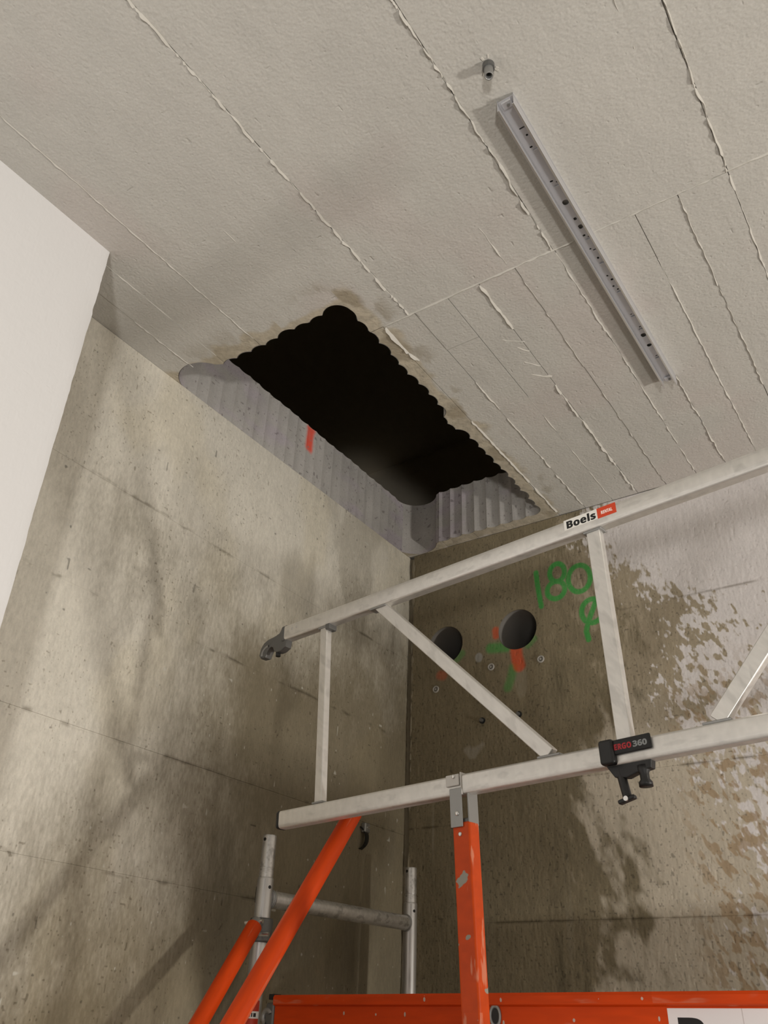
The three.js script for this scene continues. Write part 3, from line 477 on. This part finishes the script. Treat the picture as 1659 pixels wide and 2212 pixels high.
// ------------------------------------------------------------------ fixings on the walls
for (const [x, y, lab] of [[0.426, 2.922, 'grey ring-shaped wall plug between the two drilled holes'], [0.655, 2.914, 'pale ring-shaped wall plug right of the red spray mark'], [0.153, 2.869, 'grey ring-shaped wall plug below the half hidden drilled hole']]) {
  const g = thing('wall_plug', lab, 'wall plug', [x, y, 0], 'plugs in the right wall');
  const t = new THREE.TorusGeometry(0.0125, 0.0038, 10, 28); t.translate(0, 0, 0.001); obj('rim', t, M.plug, g);
  obj('plug_hole', rod([0, 0, -0.002], [0, 0, 0.0012], 0.0105, 20), M.cast, g);
  obj('plug_core', rod([0, 0, -0.002], [0, 0, 0.004], 0.005, 14), M.plug, g);
}
for (const [x, y, lab] of [[0.378, 2.697, 'dark screw head in the right wall near the corner joint'], [0.545, 2.699, 'dark screw head in the right wall beside the diagonal bar']]) {
  const g = thing('wall_screw', lab, 'screw', [x, y, 0], 'screws in the right wall');
  obj('washer', rod([0, 0, -0.002], [0, 0, 0.003], 0.013, 20), M.black, g); obj('screw_head', rod([0, 0, 0.002], [0, 0, 0.014], 0.0075, 6), M.cast, g);
}
{
  const g = thing('pipe_clip', 'open black half ring pipe clip fixed to the left concrete wall', 'pipe clip', [0, 2.225, 0.285]);
  const pl = rbox(0.022, 0.036, 0.034, 0.006); pl.translate(0.011, 0.026, -0.004); obj('foot_plate', pl, M.castLight, g);
  const pts = []; for (let i = 0; i <= 22; i++) { const a = -1.35 + 2.5 * i / 22; pts.push([0.040 * Math.cos(a) * 0.8 - 0.012, 0.044 * Math.sin(a) - 0.012, 0.018 - 0.020 * Math.cos(a)]); }
  const P = [], I = []; pts.forEach((p, i) => { const r0 = 0.002, wz = 0.011; for (const [a, b] of [[-r0, -wz], [r0, -wz], [r0, wz], [-r0, wz]]) P.push(p[0] + a, p[1] + a * 0.6, p[2] + b); if (i) { const k = i * 4; for (let j = 0; j < 4; j++) { const j2 = (j + 1) % 4; I.push(k - 4 + j, k + j, k - 4 + j2, k + j, k + j2, k - 4 + j2); } } });
  I.push(0, 1, 2, 0, 2, 3); const e = P.length / 3 - 4; I.push(e, e + 2, e + 1, e, e + 3, e + 2);
  const q = new THREE.BufferGeometry(); q.setAttribute('position', new THREE.Float32BufferAttribute(P, 3)); q.setIndex(I); obj('half_ring', toCreasedNormals(q, 0.6), M.black, g);
  obj('screw', rod([0.018, 0.026, -0.004], [0.026, 0.026, -0.004], 0.006, 10), M.screw, g);
}

// ------------------------------------------------------------------ tower end frame
const wear = makeTex(512, 512, (u, v, o) => { const s = fbm(u * 14, v * 40, 4, 171), n = vn(u * 90, v * 200, 173), sc = sst(0.68, 0.74, fbm(u * 6 + 3, v * 9, 4, 175)); let r = 0.66 * (0.86 + 0.28 * s), g = 0.060 * (0.86 + 0.28 * s), b = 0.003; const k = sc * (0.15 + 0.3 * n); o[0] = mix(r, 0.66, k); o[1] = mix(g, 0.26, k); o[2] = mix(b, 0.16, k); }, true, THREE.RepeatWrapping);
M.orangePaint = new THREE.MeshPhysicalMaterial({ map: wear, roughness: 0.55, specularIntensity: 0.45 });
const scuff = makeTex(256, 512, (u, v, o) => { const s = fbm(u * 20, v * 90, 4, 181), n = fbm(u * 6, v * 22, 3, 183), d = sst(0.6, 0.72, fbm(u * 10, v * 30 + 5, 3, 185)); const k = (0.78 + 0.3 * s + 0.2 * (n - 0.5)) * (1 - 0.3 * d); o[0] = 0.72 * k; o[1] = 0.715 * k; o[2] = 0.705 * k; }, true, THREE.RepeatWrapping);
M.tube = std({ map: scuff, metalness: 0.75, roughness: 0.38, bumpMap: plainNoise, bumpScale: 0.0003 });
function textPanel(W, Hh, draw) { const c = document.createElement('canvas'); c.width = W; c.height = Hh; const x = c.getContext('2d'); draw(x, W, Hh); const t = new THREE.CanvasTexture(c); t.colorSpace = THREE.SRGBColorSpace; return t; }
function fitText(x, txt, font, cx, cy, w, h) { x.save(); x.font = font; x.textAlign = 'center'; x.textBaseline = 'alphabetic'; const m = x.measureText(txt), px = parseFloat(font.match(/(\d+)px/)[1]); x.translate(cx, cy); x.scale(w / m.width, h / (px * 0.73)); x.fillText(txt, 0, px * 0.365); x.lineWidth = px * 0.05; x.strokeStyle = x.fillStyle; x.strokeText(txt, 0, px * 0.365); x.restore(); }
function decal(name, w, h, tex, parent, mat4, label) { const g = rbox(w, h, 0.0006, 0.0002, 1); const p = g.attributes.position, uv = new Float32Array(p.count * 2); for (let i = 0; i < p.count; i++) { uv[2 * i] = p.getX(i) / w + 0.5; uv[2 * i + 1] = p.getY(i) / h + 0.5; } g.setAttribute('uv', new THREE.BufferAttribute(uv, 2)); g.applyMatrix4(mat4); const m = obj(name, g, std({ map: tex, roughness: 0.5 }), parent); if (label) m.userData.label = label; return m; }

function endFrame(A, B, label) {      // A near pole, B far pole (x, z)
  const g = thing('scaffold_end_frame', label, 'scaffold frame', [A[0], 0, A[1]], 'tower end frames'), bx = B[0] - A[0], bz = B[1] - A[1];
  [[0, 0, 2.093, 1.972], [bx, bz, 2.099, 1.982]].forEach(([x, z, top, col], i) => {
    const pole = obj('pole', new THREE.LatheGeometry([[0.0, 0.12], [0.0245, 0.12], [0.0245, col - 0.006], [0.0238, col - 0.002], [0.022, col]].map(p => new THREE.Vector2(...p)), 32).translate(x, 0, z), M.tube, g);
    const sp = new THREE.LatheGeometry([[0.0215, col - 0.01], [0.0215, col + 0.022], [0.0205, col + 0.025], [0.0205, col + 0.028], [0.0215, col + 0.031], [0.0213, top - 0.004], [0.0204, top], [0.0186, top], [0.0180, top - 0.004], [0.0180, top - 0.10], [0, top - 0.10]].map(p => new THREE.Vector2(...p)), 32); sp.translate(x, 0, z); obj('spigot', sp, M.tube, pole);
    // punched pin holes facing the room
    const hole = (y, a, r = 0.005) => { const c = Math.cos(a), s = Math.sin(a); obj('pin_hole', rod([x + 0.0195 * c, y, z + 0.0195 * s], [x + (y > col ? 0.0219 : 0.0249) * c, y, z + (y > col ? 0.0219 : 0.0249) * s], r, 16), M.black, pole); };
    const A0 = Math.atan2(3.06 - A[1] - z, 2.0 - A[0] - x); hole(top - 0.014, A0 + 0.75); hole(col - 0.028, A0 - 0.62);
    const cst = new THREE.LatheGeometry([[0, 0.0], [0.045, 0.0], [0.045, 0.012], [0.02, 0.03], [0.018, 0.14], [0, 0.14]].map(p => new THREE.Vector2(...p)), 24); cst.translate(x, 0, z); obj('base_foot', cst, M.cast, g);
  });
  const L = Math.hypot(bx, bz), ux = bx / L, uz = bz / L;
  for (const y of [1.915, 1.462, 1.0, 0.55]) { obj('rung', rod([0.02 * ux, y, 0.02 * uz], [bx - 0.02 * ux, y, bz - 0.02 * uz], 0.0245, 28), M.tube, g); for (const e of [0.026, L - 0.026]) { const w = new THREE.TorusGeometry(0.025, 0.0035, 8, 28); w.rotateY(Math.atan2(ux, uz)); w.translate(ux * e, y, uz * e); obj('weld_bead', w, M.castLight, g); } }
  return g;
}
const frame = endFrame([0.152, 0.982], [0.213, 0.268], 'aluminium scaffold end frame with two spigot poles in the concrete corner');
{
  const t = textPanel(128, 256, (x, W, Hh) => { x.fillStyle = '#f1ece6'; x.fillRect(0, 0, W, Hh); x.fillStyle = '#c23a22'; x.fillRect(0, 0, W, 96); x.fillRect(0, 160, W, 96); x.fillStyle = '#222'; x.fillRect(30, 112, 12, 34); x.fillRect(52, 112, 12, 34); x.fillRect(72, 112, 26, 34); });
  const g = new THREE.CylinderGeometry(0.0249, 0.0249, 0.07, 24, 1, true, 0.0, 1.5); g.translate(0, 1.615, 0); obj('pole_sticker', g, std({ map: t, roughness: 0.5, side: THREE.DoubleSide }), frame).userData.label = 'red and white sticker on the pole';
  const sl = rbox(0.004, 0.045, 0.010, 0.002); sl.rotateY(-0.3); sl.translate(-0.0235, 1.925, 0.006); obj('spring_clip', sl, M.black, frame);
}
endFrame([2.66, 1.245], [2.72, 0.53], 'aluminium scaffold end frame at the free end of the orange platform');

// ------------------------------------------------------------------ orange outrigger: two tubes that meet at one foot
{
  const g = thing('outrigger', 'orange tubular outrigger with two legs clamped to the tower pole', 'outrigger', [0, 0, 0]);
  const foot = [0.605, 0.06, 2.735], a1 = [0.704, 2.052, 1.300], a2 = [0.185, 1.832, 1.048];
  const tb = (a, b, r) => { const q = rod(a, b, r, 36); return q; };
  const t1 = obj('leg', tb(foot, a1, 0.0215), M.orangePaint, g), t2 = obj('leg', tb(foot, a2, 0.0225), M.orangePaint, g);
  for (const [a, p] of [[a1, t1], [a2, t2]]) { const d = V(...foot).sub(V(...a)).normalize(); const e = V(...a).addScaledVector(d, -0.02).toArray(); obj('end_plug', rod(e, a, 0.017, 20), M.castLight, p); }
  // swivel coupler on the near pole
  const cp = new THREE.LatheGeometry([[0.0248, -0.032], [0.032, -0.032], [0.034, -0.026], [0.034, 0.026], [0.032, 0.032], [0.0248, 0.032]].map(p => new THREE.Vector2(...p)), 28); cp.translate(0.152, 1.828, 0.982); const c = obj('coupler', cp, M.cast, g);
  const ar = rbox(0.016, 0.045, 0.062, 0.005); ar.rotateY(0.45); ar.translate(0.172, 1.83, 1.022); obj('coupler_jaw', ar, M.castLight, c);
  obj('coupler_bolt', rod([0.148, 1.842, 1.046], [0.205, 1.846, 1.036], 0.006, 14), M.screw, c);
  obj('coupler_bolt', rod([0.152, 1.815, 1.02], [0.205, 1.815, 1.005], 0.006, 14), M.screw, c);
  // tongue that hooks the taller leg under the guardrail
  obj('coupler_jaw', rod([0.704, 2.050, 1.302], [0.722, 2.040, 1.405], 0.010, 16), M.cast, g);
  const f = new THREE.LatheGeometry([[0, 0], [0.06, 0], [0.06, 0.012], [0.03, 0.03], [0.028, 0.085], [0, 0.085]].map(p => new THREE.Vector2(...p)), 28); f.translate(foot[0], 0, foot[2]); obj('foot', f, M.black, g);
}

// ------------------------------------------------------------------ platform and toe board
const TU = V(1.577 - 0.254, 0.020, 1.141 - 0.989).normalize(), TV = V(0, 1, 0).addScaledVector(TU, -TU.y).normalize(), TW = TU.clone().cross(TV);
{
  const g = thing('work_platform', 'brown plywood scaffold deck lying on the tower rungs', 'platform');
  frameAt(g, V(0.254, 1.664, 0.989), TU, TV, TW);
  const d = rbox(2.30, 0.014, 0.60, 0.003); d.translate(1.22, -0.150, -0.345); obj('deck', d, M.ply, g);
  for (const z of [-0.03, -0.66]) { const b = rbox(2.30, 0.05, 0.03, 0.004); b.translate(1.22, -0.170, z); obj('side_beam', b, M.alu, g); }
}
{
  const g = thing('toe_board', 'orange toe board with a white lettered sticker along the platform edge', 'toe board');
  frameAt(g, V(0.254, 1.664, 0.989), TU, TV, TW);
  const prof = new THREE.Shape([[0.0, -0.15], [0.012, -0.15], [0.012, -0.027], [0.0205, -0.023], [0.0215, -0.006], [0.017, 0], [0.0, 0]].map(p => new THREE.Vector2(...p)));
  const b = new THREE.ExtrudeGeometry(prof, { depth: 2.36, bevelEnabled: false }); b.rotateY(Math.PI / 2); b.scale(1, 1, -1); // profile x -> towards the room
  { const idx = b.index; const p = b.attributes.position; if (!idx) { for (let i = 0; i < p.count; i += 3) for (const at of [b.attributes.position, b.attributes.uv]) { const n = at.itemSize; for (let k = 0; k < n; k++) { const t = at.array[(i + 1) * n + k]; at.array[(i + 1) * n + k] = at.array[(i + 2) * n + k]; at.array[(i + 2) * n + k] = t; } } } b.computeVertexNormals(); }
  { const p = b.attributes.position, uv = b.attributes.uv; for (let i = 0; i < p.count; i++) uv.setXY(i, p.getX(i) * 0.9, (p.getY(i) + p.getZ(i)) * 2); }
  b.translate(-0.004, 0, 0); obj('board', b, M.orangePaint, g);
  const tex = textPanel(1024, 200, (x, W, Hh) => { x.fillStyle = '#efe9e9'; x.fillRect(0, 0, W, Hh); x.fillStyle = '#0b0b0b'; fitText(x, 'Boels', 'bold 150px sans-serif', 325, 108, 590, 140); x.fillStyle = '#d9481f'; x.fillRect(640, 0, 384, Hh); x.fillStyle = '#fff'; fitText(x, 'RENTAL', 'bold 90px sans-serif', 832, 104, 260, 70); x.fillStyle = '#cfc6c4'; x.fillRect(337, 0, 4, 60); });
  decal('board_sticker', 0.45, 0.088, tex, g, new THREE.Matrix4().makeTranslation(1.132 + 0.225, -0.029 - 0.044, 0.0126), 'white and orange sticker with black letters');
  const gr = new THREE.TorusGeometry(0.013, 0.0032, 10, 32); gr.scale(1, 1.55, 1); gr.translate(0.722, -0.045, 0.0135); obj('grommet', gr, M.castLight, g);
  const gh = new THREE.CylinderGeometry(0.0125, 0.0125, 0.002, 28); gh.rotateX(Math.PI / 2); gh.scale(1, 1.55, 1); gh.translate(0.722, -0.045, 0.0128); obj('hand_hole', gh, M.black, g);
  const hk = rbox(0.034, 0.12, 0.03, 0.008); hk.translate(-0.022, -0.078, 0.002); const h = obj('end_hook', hk, M.cast, g);
  const hb = rbox(0.026, 0.014, 0.024, 0.002); hb.translate(-0.020, -0.004, 0.0); obj('hook_cap', hb, M.black, h);
  const hp = new THREE.TorusGeometry(0.016, 0.007, 12, 24, 4.2); hp.rotateZ(0.5); hp.translate(-0.030, -0.052, 0.014); obj('hook_claw', hp, M.castLight, h);
  const r = rng(55); for (let i = 0; i < 16; i++) { const s = 0.0018 + 0.003 * r(), top = i % 2; const q = new THREE.SphereGeometry(s, 8, 6); q.scale(1, 1 + r(), 0.25); q.translate(0.15 + r() * 1.3, top ? -0.014 + 0.004 * r() : -0.04 - 0.03 * r(), top ? 0.0205 : 0.0122); obj('paint_drip', q, std({ color: new THREE.Color().setRGB(0.6, 0.45, 0.38), roughness: 0.8 }), g); }
}

// ------------------------------------------------------------------ guardrail frame (own axes: x along the rails, y up, z towards the room)
const GU = V(0.99400, 0.02900, 0.10569).normalize(); let GV = V(-0.0318, 0.9992, 0.0251); const GW = GU.clone().cross(GV).normalize(); GV = GW.clone().cross(GU).normalize();
const GO = V(0.533, 2.520, 1.433).addScaledVector(GW, -0.014);   // rails are measured on their room-side face
{
  const g = thing('guardrail_frame', 'aluminium guardrail frame of two rails with posts, diagonals and an orange leg', 'guardrail'); frameAt(g, GO, GU, GV, GW);
  const aluTex = makeTex(512, 128, (u, v, o) => { const s = fbm(u * 160, v * 10, 3, 191), n = fbm(u * 24, v * 12, 3, 193), d = sst(0.62, 0.76, fbm(u * 30, v * 9 + 4, 4, 195)); const k = (0.86 + 0.14 * s + 0.10 * (n - 0.5)) * (1 - 0.12 * d); o[0] = 0.80 * k; o[1] = 0.78 * k; o[2] = 0.74 * k; }, true, THREE.RepeatWrapping);
  const rail = std({ map: aluTex, metalness: 0.72, roughness: 0.42 });
  const LEN = 2.18;
  const railGeo = (x0, x1, y, h = 0.042, d = 0.032) => { const s = new THREE.Shape(), r = 0.009; s.moveTo(-h / 2 + r, -d / 2); s.lineTo(h / 2 - r, -d / 2); s.quadraticCurveTo(h / 2, -d / 2, h / 2, -d / 2 + r); s.lineTo(h / 2, d / 2 - r); s.quadraticCurveTo(h / 2, d / 2, h / 2 - r, d / 2); s.lineTo(-h / 2 + r, d / 2); s.quadraticCurveTo(-h / 2, d / 2, -h / 2, d / 2 - r); s.lineTo(-h / 2, -d / 2 + r); s.quadraticCurveTo(-h / 2, -d / 2, -h / 2 + r, -d / 2); const e = new THREE.ExtrudeGeometry(s, { depth: x1 - x0, bevelEnabled: false, curveSegments: 6 }); e.applyMatrix4(new THREE.Matrix4().makeBasis(V(0, 1, 0), V(0, 0, 1), V(1, 0, 0))); e.translate(x0, y, 0); const q = toCreasedNormals(e, 0.6), p = q.attributes.position, uv = q.attributes.uv; for (let i = 0; i < p.count; i++) uv.setXY(i, p.getX(i) * 0.8, (p.getY(i) + p.getZ(i)) * 6); return q; };
  const top = obj('top_rail', railGeo(0, LEN, 0), rail, g), low = obj('lower_rail', railGeo(0.018, LEN, -0.497), rail, g);
  const cap = rbox(0.018, 0.0435, 0.0335, 0.008); cap.translate(0.0165, -0.497, 0); obj('end_cap', cap, M.black, low);
  for (const x of [0.030, 0.047]) { const q = new THREE.SphereGeometry(0.0036, 12, 8); q.scale(1, 1, 0.5); q.translate(x, 0.004, 0.016); obj('rivet', q, M.alu, top); }
  // posts: flat channels with a bright folded edge
  const bar = (x0, y0, x1, y1, w, d, name) => { const L = Math.hypot(x1 - x0, y1 - y0), q = rbox(w, L, d, 0.0025, 2); q.rotateZ(-Math.atan2(x1 - x0, y1 - y0)); q.translate((x0 + x1) / 2, (y0 + y1) / 2, 0); const p = q.attributes.position, uv = q.attributes.uv; for (let i = 0; i < p.count; i++) uv.setXY(i, (p.getX(i) + p.getY(i)) * 0.8, (p.getX(i) + p.getZ(i)) * 5); return obj(name, q, rail, g); };
  const post = (x, w) => { const b = bar(x, -0.015, x, -0.482, w, 0.020, 'post'); for (const [y, h] of [[-0.0235, 0.005], [-0.4735, 0.005]]) { const f = rbox(w + 0.012, h, 0.026, 0.002, 1); f.translate(x, y, 0); obj('weld_plate', f, M.castLight, b); } return b; };
  post(0.1455, 0.024); post(0.939, 0.031); post(1.735, 0.030);
  { const q = rbox(0.016, 0.016, 0.03, 0.003); q.translate(0.163, -0.026, 0); obj('stop_block', q, M.cast, top); }
  bar(0.334, -0.012, 0.778, -0.472, 0.030, 0.020, 'diagonal_bar'); bar(1.116, -0.472, 1.56, -0.012, 0.030, 0.020, 'diagonal_bar');
  for (const [x, y] of [[0.335, -0.0225], [0.778, -0.4745], [1.116, -0.4745], [1.56, -0.0225]]) { const f = rbox(0.052, 0.005, 0.027, 0.002, 1); f.translate(x, y, 0); obj('weld_plate', f, M.castLight, g); }
  // cast hook at the end of the top rail
  { const pg = rbox(0.018, 0.046, 0.034, 0.008); pg.translate(-0.006, -0.001, 0); const hk = obj('end_hook', pg, M.cast, g);
    const s = new THREE.Shape([[0.004, -0.018], [0.0, -0.038], [-0.016, -0.045], [-0.030, -0.045], [-0.040, -0.040], [-0.046, -0.027], [-0.055, -0.023], [-0.064, -0.027], [-0.071, -0.036], [-0.077, -0.049], [-0.094, -0.048], [-0.099, -0.040], [-0.094, -0.022], [-0.084, -0.010], [-0.068, -0.004], [-0.040, -0.001], [-0.022, 0.004], [-0.012, 0.018], [0.0, 0.02]].map(p => new THREE.Vector2(...p)));
    const e = new THREE.ExtrudeGeometry(s, { depth: 0.018, bevelEnabled: true, bevelSize: 0.003, bevelThickness: 0.003, bevelSegments: 2 }); e.translate(0, 0, -0.009); obj('claw', toCreasedNormals(e, 0.7), M.cast, hk);
    obj('claw_pin', rod([-0.034, -0.057, 0.002], [-0.034, -0.040, 0.002], 0.007, 14), M.black, hk);
    const ln = new THREE.TorusGeometry(0.024, 0.004, 8, 24, 1.7); ln.rotateZ(1.5); ln.translate(-0.066, -0.046, 0.011); obj('claw_liner', ln, M.castLight, hk); }
  // sticker on the top rail
  const st = textPanel(1024, 196, (x, W, Hh) => { x.fillStyle = '#ece9e2'; x.fillRect(0, 0, W, Hh); x.fillStyle = '#0d0d0d'; fitText(x, 'Boels', 'bold 150px sans-serif', 336, 104, 600, 138); x.fillStyle = '#d2441f'; x.fillRect(664, 0, 360, Hh); x.fillStyle = '#fbe9e0'; fitText(x, 'RENTAL', 'bold 90px sans-serif', 846, 104, 220, 62); });
  decal('rail_sticker', 0.124, 0.0245, st, top, new THREE.Matrix4().makeTranslation(0.940, 0.0085, 0.0163), 'white and orange sticker with black letters');
  // bracket and orange leg
  { const b = new THREE.Group(); b.name = 'hinge_bracket'; g.add(b);
    const s1 = rbox(0.030, 0.078, 0.004, 0.0015, 1); s1.translate(0.555, -0.5435, 0.0185); obj('strap', s1, M.castLight, b);
    const s2 = rbox(0.034, 0.024, 0.0045, 0.002, 1); s2.translate(0.549, -0.488, 0.0186); obj('strap', s2, M.alu, b);
    const s3 = rbox(0.004, 0.066, 0.034, 0.0015, 1); s3.translate(0.581, -0.545, -0.004); obj('strap', s3, M.castLight, b);
    const s4 = rbox(0.0035, 0.046, 0.038, 0.0015, 1); s4.translate(0.569, -0.496, 0); obj('strap', s4, M.alu, b);
    for (const [x, y] of [[0.553, -0.481], [0.558, -0.556]]) { const q = new THREE.SphereGeometry(0.0048, 14, 10); q.scale(1, 1, 0.6); q.translate(x, y, 0.0212); obj('bolt', q, M.screw, b); }
    const s5 = rbox(0.040, 0.03, 0.030, 0.003, 1); s5.translate(0.560, -0.580, -0.002); obj('tongue', s5, M.cast, b); }
  { const q = rbox(0.044, 1.24, 0.036, 0.006, 3); q.translate(0.5625, -0.572 - 0.62, -0.002); const p = q.attributes.position, uv = q.attributes.uv; for (let i = 0; i < p.count; i++) uv.setXY(i, (p.getX(i) - p.getZ(i)) * 6, p.getY(i) * 1.1); 
    const legTex = makeTex(256, 1024, (u, v, o) => { const s = fbm(u * 8, v * 60, 3, 201), pe = sst(0.735, 0.75, fbm(u * 3.2 + 5, v * 24, 4, 203)) , sc = sst(0.62, 0.72, fbm(u * 9 + 3, v * 14, 4, 205)); let r = 0.64 * (0.88 + 0.24 * s), gg = 0.068 * (0.88 + 0.24 * s), b = 0.003; r = mix(r, 0.78, sc * 0.7); gg = mix(gg, 0.30, sc * 0.7); b = mix(b, 0.18, sc * 0.7); o[0] = mix(r, 0.36, pe); o[1] = mix(gg, 0.34, pe); o[2] = mix(b, 0.29, pe); }, true, THREE.RepeatWrapping);
    const leg = obj('leg', q, new THREE.MeshPhysicalMaterial({ map: legTex, roughness: 0.45, specularIntensity: 0.6 }), g); leg.userData.label = 'orange painted square leg with chipped paint';
    const rv = new THREE.SphereGeometry(0.0045, 14, 10); rv.scale(1, 1, 0.5); rv.translate(0.560, -0.596, 0.0165); obj('rivet', rv, M.screw, leg);
    const ft = rbox(0.05, 0.02, 0.042, 0.004); ft.translate(0.5625, -0.572 - 1.245, -0.002); obj('leg_foot', ft, M.black, leg); }
}
{
  const g = thing('rail_clamp', 'black plastic clamp with a red and grey printed tag on the lower rail', 'clamp'); frameAt(g, GO, GU, GV, GW);
  const b = rbox(0.030, 0.046, 0.042, 0.006); b.translate(0.908, -0.494, 0.008); obj('body', b, M.black, g);
  const tg = rbox(0.085, 0.028, 0.006, 0.003); tg.rotateZ(0.015); tg.translate(0.953, -0.487, 0.0195); const t = obj('tag_plate', tg, M.black, g);
  const tex = textPanel(512, 160, (x, W, Hh) => { x.fillStyle = '#0b0b0c'; x.fillRect(0, 0, W, Hh); x.fillStyle = '#b3202a'; fitText(x, 'ERGO', 'bold 90px sans-serif', 160, 84, 235, 70); x.fillStyle = '#8d9090'; fitText(x, '360', 'bold 90px sans-serif', 385, 84, 185, 70); });
  decal('printed_tag', 0.078, 0.024, tex, t, new THREE.Matrix4().makeTranslation(0.955, -0.487, 0.0229), 'black tag printed with red and grey letters');
  const a = new THREE.ExtrudeGeometry(new THREE.Shape([[0.900, -0.512], [0.985, -0.510], [0.982, -0.524], [0.955, -0.528], [0.935, -0.534], [0.912, -0.530]].map(p => new THREE.Vector2(...p))), { depth: 0.016, bevelEnabled: true, bevelSize: 0.002, bevelThickness: 0.002, bevelSegments: 2 }); a.translate(0, -0.006, -0.006); obj('arm', a, M.black, g);
  obj('spindle', rod([0.920, -0.525, 0.004], [0.927, -0.575, 0.004], 0.0085, 18), M.black, g);
  const h = rbox(0.034, 0.008, 0.014, 0.003); h.rotateZ(0.22); h.translate(0.926, -0.579, 0.004); const hd = obj('tommy_bar', h, M.black, g); obj('spindle_tip', rod([0.927, -0.578, 0.008], [0.927, -0.578, 0.0135], 0.0045, 12), M.screw, hd);
  const k = new THREE.LatheGeometry([[0, -0.566], [0.0125, -0.566], [0.0125, -0.558], [0.0085, -0.553], [0.0085, -0.542], [0.0115, -0.537], [0.0115, -0.528], [0, -0.528]].map(p => new THREE.Vector2(...p)), 22); k.translate(0.966, 0.004, 0.004); obj('knob', k, M.black, g);
}

renderer.render(scene, camera);
